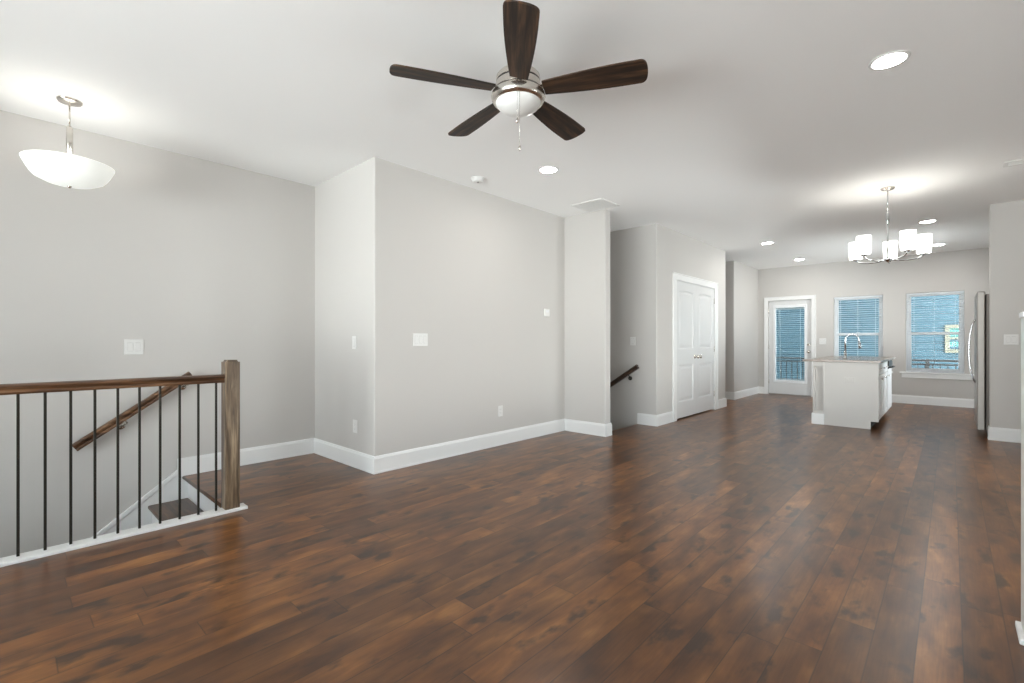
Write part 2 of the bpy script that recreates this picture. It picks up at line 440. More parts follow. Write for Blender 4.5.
# ------------------------------------------------------------------ baseboards
def baseboard(name, path, label):
    """Path with the room on its right-hand side; mitred corners."""
    prof = [(0.0, 0.0), (0.0145, 0.0), (0.0145, 0.012), (0.0125, 0.020), (0.0125, 0.128), (0.009, 0.137), (0.007, 0.148), (0.004, 0.152), (0.0, 0.152)]
    P = [Vector((x, y)) for x, y in path]; b2 = bmesh.new(); rings = []
    for i, p in enumerate(P):
        def nrm(a, b):
            d = (b - a).normalized(); return Vector((d.y, -d.x))
        if i == 0: m = nrm(P[0], P[1]); k = 1
        elif i == len(P) - 1: m = nrm(P[-2], P[-1]); k = 1
        else:
            n1, n2 = nrm(P[i - 1], P[i]), nrm(P[i], P[i + 1]); m = (n1 + n2).normalized(); k = 1 / m.dot(n1)
        rings.append([b2.verts.new((p.x + m.x * k * d, p.y + m.y * k * d, z + .0005)) for d, z in prof])
    n = len(prof)
    for a, b in zip(rings, rings[1:]):
        for k in range(n): b2.faces.new((a[k], a[(k + 1) % n], b[(k + 1) % n], b[k]))
    b2.faces.new(rings[0][::-1]); b2.faces.new(rings[-1])
    mb = MB(); mb._merge(b2)
    return S(mb, name, TRIM, label, 'baseboard')
baseboard('baseboard_left', [(XL, 1.0), (XL, YA), (XM, YA), (XM, YS), (XS, YS), (XS, YS + .125), (XRE, YS + .125)], 'tall white baseboard from the staircase round to the stub wall')
baseboard('baseboard_landing', [(XRE - .01, YC), (XC, YC), (XC, 6.483)], 'white baseboard between the second stair opening and the closet')
baseboard('baseboard_closet', [(XC, 8.289), (XC, YE), (XL, YE)], 'white baseboard past the closet doors')
baseboard('baseboard_passage', [(XL, YG), (XG, YG), (XG, YB), (-3.003, YB)], 'white baseboard round the wall before the glazed door')
baseboard('baseboard_back', [(-2.043, YB), (XE, YB), (XE, YR + .12), (XR, YR + .12), (XR, YR), (XE, YR), (XE, 2.78)], 'white baseboard under the back windows and kitchen wall end')
baseboard('baseboard_front', [(XE, 2.6), (XE, YF), (XST + .12, YF)], 'white baseboard of the front part of the room')

# ------------------------------------------------------------------ first staircase (descends towards -Y beside the railing)
def staircase(name, label, n, x0, x1, y_edge, run, rise, steps_dir):
    """Built in local coordinates: descends towards local -Y, width x0..x1."""
    st = empty(name, label, 'staircase')
    for k in range(1, n + 1):
        yn = y_edge - run * k; z = -rise * k
        t = MB().box(x0, x1, yn, yn + run + .028, z - .027, z, .008)
        t.build('tread', TREAD, st)
    for k in range(0, n):
        yn = y_edge - run * k + .027; z = -rise * k
        MB().box(x0, x1, yn, yn + .018, z - rise + .0005, z - .028).build('riser', TRIM, st)
    return st
s1 = staircase('staircase', 'stairs with brown wood treads and white risers going down behind the railing', 13, XL + .016, XST - .004, YST, 0.248, 0.19, 0)
sk = MB()
a = 0.19 / 0.248
ys_, zs_ = 1.0, 0.055
sk.prism([(ys_ + .075, 0.152), (ys_ - .0, 0.152), (ys_, zs_), (-2.6, zs_ - 3.6 * a + .05), (-2.6, zs_ - 3.6 * a - .45), (ys_ + .075, -0.35)], 'X', XL + .0005, XL + .0135)
sk.sweep([(0, 0), (.021, 0), (.023, -.006), (.023, -.036), (.0135, -.048), (0, -.048)], (XL + .0005, ys_, zs_ + .008), (XL + .0005, -2.6, zs_ - 3.6 * a + .058), (1, 0, 0))
sk.build('stringer', TRIM, s1)
nose = MB()
nose.lathe([(0, 0), (.0135, 0), (.0135, XST - XL - .016), (0, XST - XL - .016)], 12, mtx=Matrix.Translation((XL + .016, YST, -.0135)) @ Matrix.Rotation(PI / 2, 4, 'Y'))
nose.build('nosing', TREAD, s1)
# second staircase, descends towards -X behind the stub wall
s2 = staircase('staircase', 'second stairs going down behind the stub wall towards the left', 6, -(YC - .02), -(YS + .14), XRE, 0.248, 0.19, 0)
s2.rotation_euler = (0, 0, -PI / 2)      # local -Y -> world -X
s2.location = (0, 0, 0)

# ------------------------------------------------------------------ handrail sections
RAIL_SEC = [(-.021, -.030), (.021, -.030), (.024, -.018), (.019, -.010), (.022, .000), (.030, .008), (.031, .016), (.024, .025), (.010, .030), (-.010, .030), (-.024, .025), (-.031, .016), (-.030, .008), (-.022, .0), (-.019, -.010), (-.024, -.018)]
def wall_rail(label, p0, p1, wall_dir, spots, woodm):
    """p0 upper end, p1 lower end, wall_dir = unit vector to the wall, spots = fractions for the brackets."""
    p0, p1, wd = Vector(p0), Vector(p1), Vector(wall_dir)
    t = empty('wall_handrail', label, 'handrail', loc=p1)
    d = (p1 - p0).normalized(); up = wd.cross(d).normalized()
    if up.z < 0: up = -up
    MB().sweep(RAIL_SEC, p0 - p1, Vector((0, 0, 0)), wd, up).build('rail', woodm, t)
    for f in spots:
        q = (p0 + (p1 - p0) * f) - p1
        b = MB()
        b.tube([q + up * -.028, q + up * -.05 + wd * .004, q + up * -.05 - Vector((0, 0, .02)) + wd * .03, q + Vector((0, 0, -.075)) + wd * .068], .0065, 10)
        wl = q + Vector((0, 0, -.075)) + wd * .072
        rot = wd.to_track_quat('Z', 'Y').to_matrix().to_4x4()
        b.lathe([(0, -.004), (.026, -.004), (.030, .004), (.030, .0075), (0, .0075)], 20, mtx=Matrix.Translation(wl) @ rot)
        b.build('bracket', IRON if woodm is not OAKR else NICKEL, t)
    return t
wall_rail('brown wooden handrail sloping down the wall behind the iron balusters', (XL + .08, 1.080, 0.866), (XL + .08, 0.352, 0.362), (-1, 0, 0), (.06, .62), OAKR)
wall_rail('short dark handrail sloping into the stair opening behind the stub wall', (-3.15, YC - .08, .805), (-4.55, YC - .08, -.125), (0, 1, 0), (.11, .8), OAKD)

# ------------------------------------------------------------------ stair railing
rail = empty('stair_railing', 'wood and iron railing with newel post along the stair opening', 'railing', loc=(-3.57, 1.05, 0))
def R_(mb, name, m, parent=rail):
    o = mb.build(name, m); o.parent = parent; o.location = (-rail.location.x, -rail.location.y, 0) if parent is rail else (0, 0, 0); return o
# white floor plate
R_(MB().box(-3.617, -3.520, YF, 1.137, 0, .020, .003), 'base_plate', TRIM)
nx0, nx1, ny0, ny1 = -3.630, -3.538, 1.005, 1.094
nw = bmesh.new(); bmesh.ops.create_cube(nw, size=1)
for v in nw.verts: v.co = Vector(((nx0 + nx1) / 2 + v.co.x * (nx1 - nx0), (ny0 + ny1) / 2 + v.co.y * (ny1 - ny0), .520 + v.co.z * 1.0))
bmesh.ops.bevel(nw, geom=[e for e in nw.edges if all(v.co.z > .9 for v in e.verts)], offset=.013, segments=3, affect='EDGES')
bmesh.ops.bevel(nw, geom=[e for e in nw.edges if abs(e.verts[0].co.z - e.verts[1].co.z) > .5], offset=.004, segments=2, affect='EDGES')
nm = MB(); nm._merge(nw); R_(nm, 'newel_post', OAK)
HS = [(s * .98, t * .92) for s, t in RAIL_SEC]
R_(MB().sweep(HS, (-3.575, YF, .897), (-3.575, 1.008, .897), (1, 0, 0)), 'handrail', OAKR)
for k in range(16):
    y = 0.960 - k * 0.1010
    b = MB().box(-3.575 - .0062, -3.575 + .0062, y - .0062, y + .0062, .020, .871, .0015, 1)
    R_(b, 'baluster', IRON)

# ------------------------------------------------------------------ closet double doors, casing
def panel_leaf(name, w, label):
    """Door leaf in local coords: x 0..w, z 0..2.012, front face at y=0 (towards -y), thickness .035."""
    T = .035; hgt = 2.012; st = .112; d = empty(name, label, 'door', kind='structure')
    m = MB()
    bot, mid0, mid1, top = .235, .782, 1.018, 1.868
    m.box(0, st, 0, T, 0, hgt).box(w - st, w, 0, T, 0, hgt).box(st, w - st, 0, T, 0, bot).box(st, w - st, 0, T, mid0, mid1)
    # top rail with an arched lower edge
    n = 14; arch = .018
    pts = [(st, hgt)] + [(st + (w - 2 * st) * k / n, top + arch * math.sin(PI * k / n)) for k in range(n + 1)] + [(w - st, hgt)]
    m.prism(pts, 'Y', 0, T)
    m.box(st, w - st, .012, T - .004, bot, top + arch)           # recessed field
    # sticking slope + raised panel
    def raised(z0, z1, ar=0.0):
        b2 = bmesh.new()
        def loop(ins, y):
            L_ = [b2.verts.new((st + ins, y, z0 + ins)), b2.verts.new((w - st - ins, y, z0 + ins))]
            for k in range(n, -1, -1):
                L_.append(b2.verts.new((st + ins + (w - 2 * st - 2 * ins) * k / n, y, z1 - ins + ar * math.sin(PI * k / n))))
            return L_
        A, B, C, D = loop(0.0, .0005), loop(.014, .0118), loop(.030, .0118), loop(.058, .003)
        for P_, Q_ in ((A, B), (B, C), (C, D)):
            for k in range(len(P_)): b2.faces.new((P_[k], P_[(k + 1) % len(P_)], Q_[(k + 1) % len(P_)], Q_[k]))
        b2.faces.new(D); m._merge(b2)
    raised(bot, mid0); raised(mid1, top, arch)
    m.build('door_panel', DOORW, d)
    return d
def knob(parent, x, z, y=0.0):
    MB().lathe([(0, 0), (.031, 0), (.031, .006), (.012, .010), (.011, .030), (.022, .036), (.029, .046), (.028, .058), (.018, .066), (0, .068)], 24,
               mtx=Matrix.Translation((x, y, z)) @ Matrix.Rotation(PI / 2, 4, 'X')).build('knob', NICKEL, parent)
def hinge(parent, x, z, y=0.0):
    MB().lathe([(0, -.045), (.006, -.045), (.006, .045), (0, .045)], 10, center=(x, y - .004, z)).build('hinge', NICKEL, parent)
LW = 0.752
dl = panel_leaf('door_1', LW, 'white closet door leaf nearer the stair opening, knob on its far edge')
dl.location = (XC - .006, DY0 + .007, .020); dl.rotation_euler = (0, 0, PI / 2)
knob(dl, LW - .055, .890)
for z in (.25, 1.0, 1.80): hinge(dl, -.002, z)
dr = panel_leaf('door_2', LW, 'white closet door leaf farther from the stair opening')
dr.location = (XC - .006, DY1 - .007 - LW, .020); dr.rotation_euler = (0, 0, PI / 2)
knob(dr, .055, .890)
for z in (.25, 1.0, 1.80): hinge(dr, LW + .002, z)
def casing(name, x0, x1, z1, wdt, label, loc, rotz, head=None):
    """Flat casing with back band on the wall plane y=0, opening x0..x1, 0..z1."""
    h_ = head or wdt; m = MB()
    m.box(x0 - wdt, x0 + .004, -.016, 0, 0, z1 + h_, .003).box(x1 - .004, x1 + wdt, -.016, 0, 0, z1 + h_, .003).box(x0 - wdt + .002, x1 + wdt - .002, -.0165, 0, z1 - .004, z1 + h_, .003)
    m.box(x0 - wdt - .004, x0 - wdt + .012, -.024, 0, 0, z1 + h_ + .002, .003).box(x1 + wdt - .012, x1 + wdt + .004, -.024, 0, 0, z1 + h_ + .002, .003)
    m.box(x0 - wdt - .004, x1 + wdt + .004, -.025, 0, z1 + h_ - .012, z1 + h_ + .004, .003)
    o = m.build(name, TRIM, loc=loc, rotz=rotz)
    return tag(o, label, 'door casing', kind='structure')
casing('trim_1', DY0, DY1, DZ, .112, 'white casing framing the double closet doors', (XC, 0, 0), PI / 2, .092)
# jambs + dark strip that paints the shade under the leaves
S(MB().box(XC - .128, XC - .001, DY0 - .001, DY0 + .006, 0, DZ).box(XC - .128, XC - .001, DY1 - .006, DY1 + .001, 0, DZ).box(XC - .128, XC - .001, DY0, DY1, DZ - .006, DZ + .001), 'trim_2', TRIM, 'white jamb inside the closet door frame', 'door jamb')
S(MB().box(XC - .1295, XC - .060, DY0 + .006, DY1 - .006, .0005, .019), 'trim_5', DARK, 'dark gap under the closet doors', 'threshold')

# ------------------------------------------------------------------ glazed back door
def bx_frame(m, x0, x1, z0, z1, wl, wr, wb, wt, y0, y1, bev=.003):
    m.box(x0, x0 + wl, y0, y1, z0, z1, bev).box(x1 - wr, x1, y0, y1, z0, z1, bev).box(x0 + wl - .001, x1 - wr + .001, y0, y1, z0, z0 + wb, bev).box(x0 + wl - .001, x1 - wr + .001, y0, y1, z1 - wt, z1, bev)
    return m
gd = empty('door_3', 'white back door with a tall glass pane showing blinds', 'door', (-2.515, YB + .03, 0), kind='structure')
def G_(mb, name, m, par=gd):
    o = mb.build(name, m); o.parent = par
    if par is gd: o.location = (2.515, -(YB + .03), 0)
    return o
y0 = YB + .030
G_(bx_frame(MB(), -2.918, -2.112, .022, 2.028, .137 - .03, .137 - .03, .28, .135, y0, y0 + .044), 'door_panel', DOORW)
G_(bx_frame(MB(), -2.830, -2.198, .262, 1.932, .045, .045, .060, .062, y0 - .010, y0 + .050, .006), 'lite_frame', VINYL)
G_(MB().box(-2.785, -2.243, y0 + .006, y0 + .009, .322, 1.870), 'glass', GLASS)
G_(MB().box(-2.918, -2.112, y0 - .018, y0 + .1, .0, .020, .003), 'threshold', STEEL)
kn = MB().lathe([(0, 0), (.032, 0), (.032, .006), (.013, .012), (.012, .032), (.024, .040), (.030, .050), (.028, .062), (.016, .069), (0, .070)], 24, mtx=Matrix.Translation((-2.165, y0, .935)) @ Matrix.Rotation(PI / 2, 4, 'X'))
G_(kn, 'knob', NICKEL)
db = MB().lathe([(0, 0), (.032, 0), (.032, .008), (.026, .013), (0, .013)], 24, mtx=Matrix.Translation((-2.165, y0, 1.078)) @ Matrix.Rotation(PI / 2, 4, 'X')).box(-2.168, -2.162, y0 - .028, y0 - .010, 1.062, 1.094, .002)
G_(db, 'deadbolt', NICKEL)
for z in (.28, 1.03, 1.80):
    G_(MB().lathe([(0, -.045), (.007, -.045), (.007, .045), (0, .045)], 10, center=(-2.921, y0 - .004, z)), 'hinge', NICKEL)
casing('trim_3', -2.925, -2.105, 2.035, .070, 'white casing round the glazed back door', (0, YB, 0), 0, .070)

# ------------------------------------------------------------------ windows
def window(name, x0, x1, label, seed=0):
    w = empty(name, label, 'window', ((x0 + x1) / 2, YB, WZ0), kind='structure')
    ox = (x0 + x1) / 2
    def Q(mb, n_, m_, par=w):
        o = mb.build(n_, m_); o.parent = par
        if par is w: o.location = (-ox, -YB, -WZ0)
        return o
    yo = YB + .060
    Q(bx_frame(MB(), x0 + .001, x1 - .001, WZ0, WZ1 - .001, .038, .038, .030, .034, yo, yo + .075), 'frame', VINYL)
    zr = 1.288
    us = Q(bx_frame(MB(), x0 + .034, x1 - .034, zr - .022, WZ1 - .030, .036, .036, .040, .036, yo + .040, yo + .066), 'upper_sash', VINYL)
    Q(MB().box(x0 + .068, x1 - .068, yo + .050, yo + .054, zr + .01, WZ1 - .06), 'pane', GLASS, us)
    ls = Q(bx_frame(MB(), x0 + .034, x1 - .034, WZ0 + .026, zr + .030, .042, .042, .045, .052, yo + .010, yo + .038), 'lower_sash', VINYL)
    Q(MB().box(x0 + .072, x1 - .072, yo + .022, yo + .026, WZ0 + .06, zr - .02), 'pane', GLASS, ls)
    Q(MB().box((x0 + x1) / 2 - .03, (x0 + x1) / 2 + .03, yo + .006, yo + .030, zr + .030, zr + .040, .002), 'sash_lock', VINYL)
    # stool + apron
    Q(MB().box(x0 - .090, x1 + .150 - .0, YB - .040, YB + .062, WZ0 - .030, WZ0 - .001, .006).box(x0 - .06, x1 + .11, YB - .017, YB, WZ0 - .105, WZ0 - .029, .003), 'sill', TRIM)
    return w
window('window_1', BW[1][0], BW[1][1], 'white sash window between the back door and the other window')
window('window_2', BW[2][0], BW[2][1], 'white sash window beside the refrigerator')
def blind(x0, x1, z0, z1, y, label, wd=.040, pitch=.041):
    b = empty('window_blind', label, 'blind', ((x0 + x1) / 2, y, z0), group='white horizontal blinds at the back of the house')
    ox = (x0 + x1) / 2
    def Q(mb, n_, m_):
        o = mb.build(n_, m_); o.parent = b; o.location = (-ox, -y, -z0); return o
    Q(MB().box(x0, x1, y - wd * .45, y + wd * .45, z1 - .032, z1, .003), 'headrail', BLIND)
    m = MB(); z = z0 + .03
    while z < z1 - .045:
        m.box(x0 + .003, x1 - .003, -wd / 2, wd / 2, -.0022, .0022, mtx=Matrix.Translation((0, y, z)) @ Matrix.Rotation(math.radians(-3), 4, 'X')); z += pitch
    Q(m, 'slats', BLIND)
    Q(MB().box(x0, x1, y - wd * .4, y + wd * .4, z0, z0 + .014, .003), 'bottom_rail', BLIND)
    n = 3 if x1 - x0 > .6 else 2
    c = MB()
    for k in range(n):
        xx = x0 + (x1 - x0) * (.14 + .72 * k / (n - 1))
        c.tube([(xx, y - wd / 2, z0 + .01), (xx, y - wd / 2, z1 - .02)], .0016, 5).tube([(xx, y + wd / 2, z0 + .01), (xx, y + wd / 2, z1 - .02)], .0012, 5)
    Q(c, 'ladder_cord', CORD)
    Q(MB().tube([(x0 + .055, y - wd * .62, z1 - .03), (x0 + .057, y - wd * .7, z1 - .6)], .0035, 6), 'tilt_wand', CORD)
    return b
blind(-1.722, -0.948, WZ0 + .004, WZ1 - .004, YB + .030, 'white slatted blind in the window behind the kitchen faucet')
blind(-0.603, 0.171, WZ0 + .004, WZ1 - .004, YB + .030, 'white slatted blind in the window beside the refrigerator')
blind(-2.780, -2.248, .330, 1.862, YB + .055, 'narrow slatted blind inside the glass of the back door', .022, .041)
# added front windows, unseen behind the camera: frame and panes
for i, (a, b) in enumerate(ADDED_FRONT_WINDOWS):
    w = empty('window_%d' % (i + 3), ['front window nearest the stairwell, behind the camera', 'middle front window behind the camera', 'front window nearest the side wall, behind the camera'][i], 'window', ((a + b) / 2, YF, .4), kind='structure')
    o = bx_frame(MB(), a, b, FZ0, FZ1, .045, .045, .045, .045, YF - .12, YF - .06).box(a + .04, b - .04, YF - .11, YF - .07, .95, .99).build('frame', VINYL); o.parent = w; o.location = (-(a + b) / 2, -YF, -.4)
    o = MB().box(a + .04, b - .04, YF - .092, YF - .088, FZ0 + .04, FZ1 - .04).build('pane', GLASS); o.parent = w; o.location = (-(a + b) / 2, -YF, -.4)

for i, (a, b, SZ0, SZ1) in enumerate(ADDED_SIDE_WINDOWS):  # frames and panes of the added side daylight openings
    w = empty('window_%d' % (i + 6), ['low window in the side wall near the half wall', 'wide low window in the side wall out of view', 'side window behind the refrigerator above the kitchen wall'][i], 'window', (XE, (a + b) / 2, SZ0), kind='structure')
    o = bx_frame(MB(), a, b, SZ0, SZ1, .045, .045, .045, .045, -.12, -.06).build('frame', VINYL); o.parent = w; o.rotation_euler = (0, 0, PI / 2); o.location = (0, -(a + b) / 2, -SZ0)
    o = MB().box(a + .04, b - .04, -.092, -.088, SZ0 + .04, SZ1 - .04).build('pane', GLASS); o.parent = w; o.rotation_euler = (0, 0, PI / 2); o.location = (0, -(a + b) / 2, -SZ0)

# ------------------------------------------------------------------ outside the back windows
hs = empty('neighbouring_house', 'teal lap-sided house close behind the back windows', 'house', (-2, 16, -3))
def HH(mb, n_, m_, par=hs):
    o = mb.build(n_, m_); o.parent = par
    if par is hs: o.location = (2, -16, 3)
    return o
m = MB(); z = -3.0
while z < 5.6:
    m.prism([(16.0 - .020, z), (16.0 - .006, z + .185), (16.06, z + .185), (16.06, z)], 'X', -13, 9); z += .180
m.box(-13, 9, 16.06, 16.2, -3, 5.7)
m.box(-13.0, -12.85, 16, 24, -3, 5.7).box(8.85, 9, 16, 24, -3, 5.7).box(-13, 9, 23.85, 24, -3, 5.7)
HH(m, 'siding', SIDING)
HH(MB().prism([(15.55, 5.6), (20, 8.2), (24.4, 5.6), (24.4, 5.75), (20, 8.4), (15.55, 5.75)], 'X', -13.4, 9.4), 'roof', ROOFM)
for wx, wz, ww, wh in ((-.105, .865, .72, .70), (-6.4, 1.0, .9, 1.3), (4.2, 1.0, .9, 1.3)):
    fr = HH(bx_frame(MB(), wx, wx + ww, wz, wz + wh, .09, .09, .09, .09, 15.94, 16.02).box(wx + .08, wx + ww - .08, 15.97, 16.01, wz + wh * .48, wz + wh * .48 + .05), 'window_frame', CREAM)
    HH(MB().box(wx + .08, wx + ww - .08, 15.985, 15.995, wz + .08, wz + wh - .08), 'pane', NGLASS, fr).location = (0, 0, 0)
S(MB().box(-14, 10, YB + .3, 26, -3.1, -3.0), 'ground', GROUND, 'ground between the two houses', 'ground')
dk = empty('deck_platform', 'small back deck beyond the glazed door', 'deck', (-1.3, 12.3, -.1))
m = MB(); x = -3.9
while x < 1.4:
    m.box(x, x + .136, YB + .17, 13.0, -.13, -.10, .002, 1); x += .142
o = m.build('deck_boards', DECK); o.parent = dk; o.location = (1.3, -12.3, .1)
o = MB().box(-3.9, 1.4, 12.94, 12.98, -.33, -.13).box(-3.9, -3.86, YB + .17, 12.94, -.33, -.13).box(1.36, 1.4, YB + .17, 12.94, -.33, -.13).build('rim_joist', DECK); o.parent = dk; o.location = (1.3, -12.3, .1)
for px_ in (-3.8, -1.2, 1.3):
    o = MB().box(px_ - .045, px_ + .045, 12.8, 12.89, -3.0, -.13).build('post', DECK); o.parent = dk; o.location = (1.3, -12.3, .1)
dr_ = empty('deck_railing', 'black metal railing along the edge of the back deck', 'railing', (-1.3, 12.9, -.1))
def DR(mb, n_):
    o = mb.build(n_, RAILM); o.parent = dr_; o.location = (1.3, -12.9, .1); return o
DR(MB().box(-3.85, 1.35, 12.86, 12.94, .735, .775, .004), 'top_rail'); DR(MB().box(-3.85, 1.35, 12.885, 12.915, .66, .69).box(-3.85, 1.35, 12.885, 12.915, -.02, .01), 'bottom_rail')
for xx in (-3.83, -2.1, -.35, 1.33): DR(MB().box(xx - .03, xx + .03, 12.87, 12.93, -.1, .79, .003), 'post')
x = -3.72
while x < 1.3:
    DR(MB().box(x - .009, x + .009, 12.891, 12.909, .0, .67), 'baluster'); x += .115

# ------------------------------------------------------------------ kitchen island
isl = empty('kitchen_island', 'pale kitchen island cabinet with panelled end standing before the back windows', 'kitchen island', (-1.05, 8.7, 0))
def I_(mb, n_, m_, par=isl):
    o = mb.build(n_, m_); o.parent = par
    if par is isl: o.location = (1.05, -8.7, 0)
    return o
IY0, IY1, IX0, IX1 = 7.693, 9.735, -1.398, -0.700
TOP = .866
# end panel with toe-kick notch on the cabinet side
I_(MB().prism([(-1.280, 0), (-.765, 0), (-.765, .1), (-.682, .1), (-.682, TOP), (-1.280, TOP)], 'Y', IY0, IY0 + .02), 'end_panel', ISLP)
I_(MB().box(-1.280, -.722, IY0 + .02, IY1, .10, TOP), 'carcass', ISLP)
I_(MB().box(-1.25, -.775, IY0 + .02, IY1, 0, .10), 'toe_kick', BLACK)  # black colour stands in for the shadow in the toe-kick recess
# seating-side back wall with recessed end panel
bk = MB().box(-1.398, -1.280, IY0 + .045, IY1 + .02, 0, TOP)
bk.box(-1.406, -1.388, IY0 - .006, IY0 + .046, .15, TOP).box(-1.290, -1.276, IY0 - .006, IY0 + .046, .15, TOP).box(-1.388, -1.290, IY0 - .006, IY0 + .046, .805, TOP).box(-1.388, -1.290, IY0 - .006, IY0 + .046, .15, .185)
bk.box(-1.410, -1.398, IY0, IY1 + .02, 0, TOP)
I_(bk, 'back_panel', ISLP)
I_(MB().box(-1.424, -1.277, IY0 - .020, IY0 + .004, .0005, .150, .004).box(-1.424, -1.410, IY0 - .006, IY1 + .02, .0005, .150, .004), 'baseboard', TRIM)
def cab_front(y0_, y1_, z0_, z1_, name, pulls=True):
    f = MB().box(-.722, -.704, y0_ + .002, y1_ - .002, z0_ + .002, z1_ - .002, .002)
    s = .055 if z1_ - z0_ > .3 else .0
    if s:
        f.box(-.704, -.694, y0_ + .002, y0_ + s, z0_ + .002, z1_ - .002).box(-.704, -.694, y1_ - s, y1_ - .002, z0_ + .002, z1_ - .002).box(-.704, -.694, y0_ + s, y1_ - s, z0_ + .002, z0_ + s).box(-.704, -.694, y0_ + s, y1_ - s, z1_ - s, z1_ - .002)
    else: f.box(-.704, -.694, y0_ + .004, y1_ - .004, z0_ + .004, z1_ - .004, .002)
    return I_(f, name, TRIM)
segs = [(7.725, 8.12), (8.12, 8.58), (8.58, 9.04)]
for a_, b_ in segs:
    dwr = cab_front(a_, b_, .70, .855, 'drawer'); cd = cab_front(a_, b_, .105, .695, 'door')
    I_(MB().lathe([(0, 0), (.006, 0), (.006, .012), (.014, .018), (.014, .024), (0, .028)], 14, mtx=Matrix.Translation((-.694, (a_ + b_) / 2, .777)) @ Matrix.Rotation(PI / 2, 4, 'Y')), 'knob', NICKEL, dwr)
    I_(MB().lathe([(0, 0), (.006, 0), (.006, .012), (.014, .018), (.014, .024), (0, .028)], 14, mtx=Matrix.Translation((-.694, b_ - .03, .64)) @ Matrix.Rotation(PI / 2, 4, 'Y')), 'knob', NICKEL, cd)
dw = empty('dishwasher', 'dishwasher with dark handle set in the far end of the island', 'dishwasher', (-.7, 9.35, .1))
def D_(mb, n_, m_):
    o = mb.build(n_, m_); o.parent = dw; o.location = (.7, -9.35, -.1); return o
D_(MB().box(-.7215, -.690, 9.05, 9.64, .115, .73, .004), 'door', TRIM)
D_(MB().box(-.7215, -.680, 9.05, 9.64, .735, .858, .004), 'control_panel', BLACK)
D_(MB().tube([(-.69, 9.10, .755), (-.648, 9.12, .755), (-.648, 9.57, .755), (-.69, 9.59, .755)], .010, 10), 'handle', BLACK)
ct = MB().box(-1.530, -.655, IY0 - .030, IY1 + .055, TOP, TOP + .030, .006)
tag(ct.build('countertop', GRANITE), 'speckled brown-grey stone countertop lying on the kitchen island', 'countertop')
fz = TOP + .0302
fc = empty('kitchen_faucet', 'tall gooseneck faucet standing on the island countertop', 'faucet', (-1.135, 8.42, fz))
MB().lathe([(0, 0), (.028, 0), (.028, .006), (.020, .014), (.018, .10), (.013, .106), (0, .106)], 20).build('base', CHROME, fc)
pts = [(0, 0, .10), (0, 0, .26)]
for k in range(0, 13):
    a_ = PI - PI * k / 12 * 1.02; pts.append((.082 + .082 * math.cos(a_), 0, .27 + .085 * math.sin(a_)))
pts.append((.169, 0, .235))
MB().tube(pts, .0115, 12).build('spout', CHROME, fc)
MB().tube([(.1695, 0, .236), (.176, 0, .150)], [.015, .017], 12).build('spray_head', CHROME, fc)
MB().tube([(0, -.015, .06), (0, -.045, .065), (-.01, -.085, .105)], [.011, .008, .005], 10).build('lever', CHROME, fc)

# ------------------------------------------------------------------ refrigerator
fr = empty('refrigerator', 'stainless refrigerator seen edge-on beside the greige wall end', 'refrigerator', (.6, 8.42, 0))
def F_(mb, n_, m_, par=fr):
    o = mb.build(n_, m_); o.parent = par
    if par is fr: o.location = (-.6, -8.42, 0)
    return o
F_(MB().box(.310, 1.0, 7.985, 8.86, .07, 1.715, .006), 'body', FSIDE)
F_(MB().box(.330, .98, 8.0, 8.84, .012, .07), 'base_grille', BLACK)
for i_, (a_, b_) in enumerate(((7.962, 8.405), (8.413, 8.868))):
    dd = F_(MB().box(.232, .302, a_, b_, .085, 1.745, .012, 3), 'door', STEEL)
    yy = 8.370 if i_ == 0 else 8.448
    pts = [(.232, yy, .625)] + [(.232 - .062 * math.sin(PI * k / 14) ** .55, yy, .625 + (1.43 - .625) * k / 14) for k in range(1, 14)] + [(.232, yy, 1.43)]
    F_(MB().tube(pts, .010, 10), 'handle', CHROME, dd)
for yy in (8.02, 8.80): F_(MB().lathe([(0, 0), (.02, 0), (.02, .075), (0, .075)], 14, center=(.36, yy, .0005)), 'foot', BLACK)

# ------------------------------------------------------------------ ceiling fan
FX, FY, FZ = -1.729, 1.911, 2.506
fan = empty('ceiling_fan', 'five-bladed ceiling fan with dark walnut blades and nickel motor', 'ceiling fan', (FX, FY, H))
MB().lathe([(0, 0), (.060, 0), (.060, -.010), (.046, -.034), (.016, -.046), (0, -.046)], 32).lathe([(0, -.04), (.013, -.04), (.013, -.165), (0, -.165)], 16).build('downrod', NICKEL, fan)
MB().lathe([(0, -.138), (.095, -.139), (.112, -.145), (.119, -.154), (.121, -.180)], 48).lathe([(.121, -.180), (.117, -.182), (.117, -.189), (.122, -.191)], 48).lathe(
    [(.122, -.191), (.128, -.228)], 48).lathe([(.128, -.228), (.124, -.230), (.124, -.237), (.134, -.239), (.144, -.250), (.148, -.266), (.145, -.281), (.137, -.292), (.126, -.297), (.118, -.296), (0, -.292)], 48).build('motor_housing', NICKEL, fan)
for zz, rr_ in ((-.1855, .1195), (-.2335, .1265)):
    MB().lathe([(rr_ - .003, -.0035), (rr_, -.0035), (rr_, .0035), (rr_ - .003, .0035), (rr_ - .003, -.0035)], 48, center=(0, 0, zz)).build('shadow_ring', BLACK, fan)
MB().lathe([(.124, -.291), (.122, -.300), (.110, -.318), (.088, -.334), (.058, -.346), (.025, -.352), (0, -.353)], 40).lathe([(0, -.2965), (.1235, -.2965)], 40).build('glass_bowl', FROST, fan)
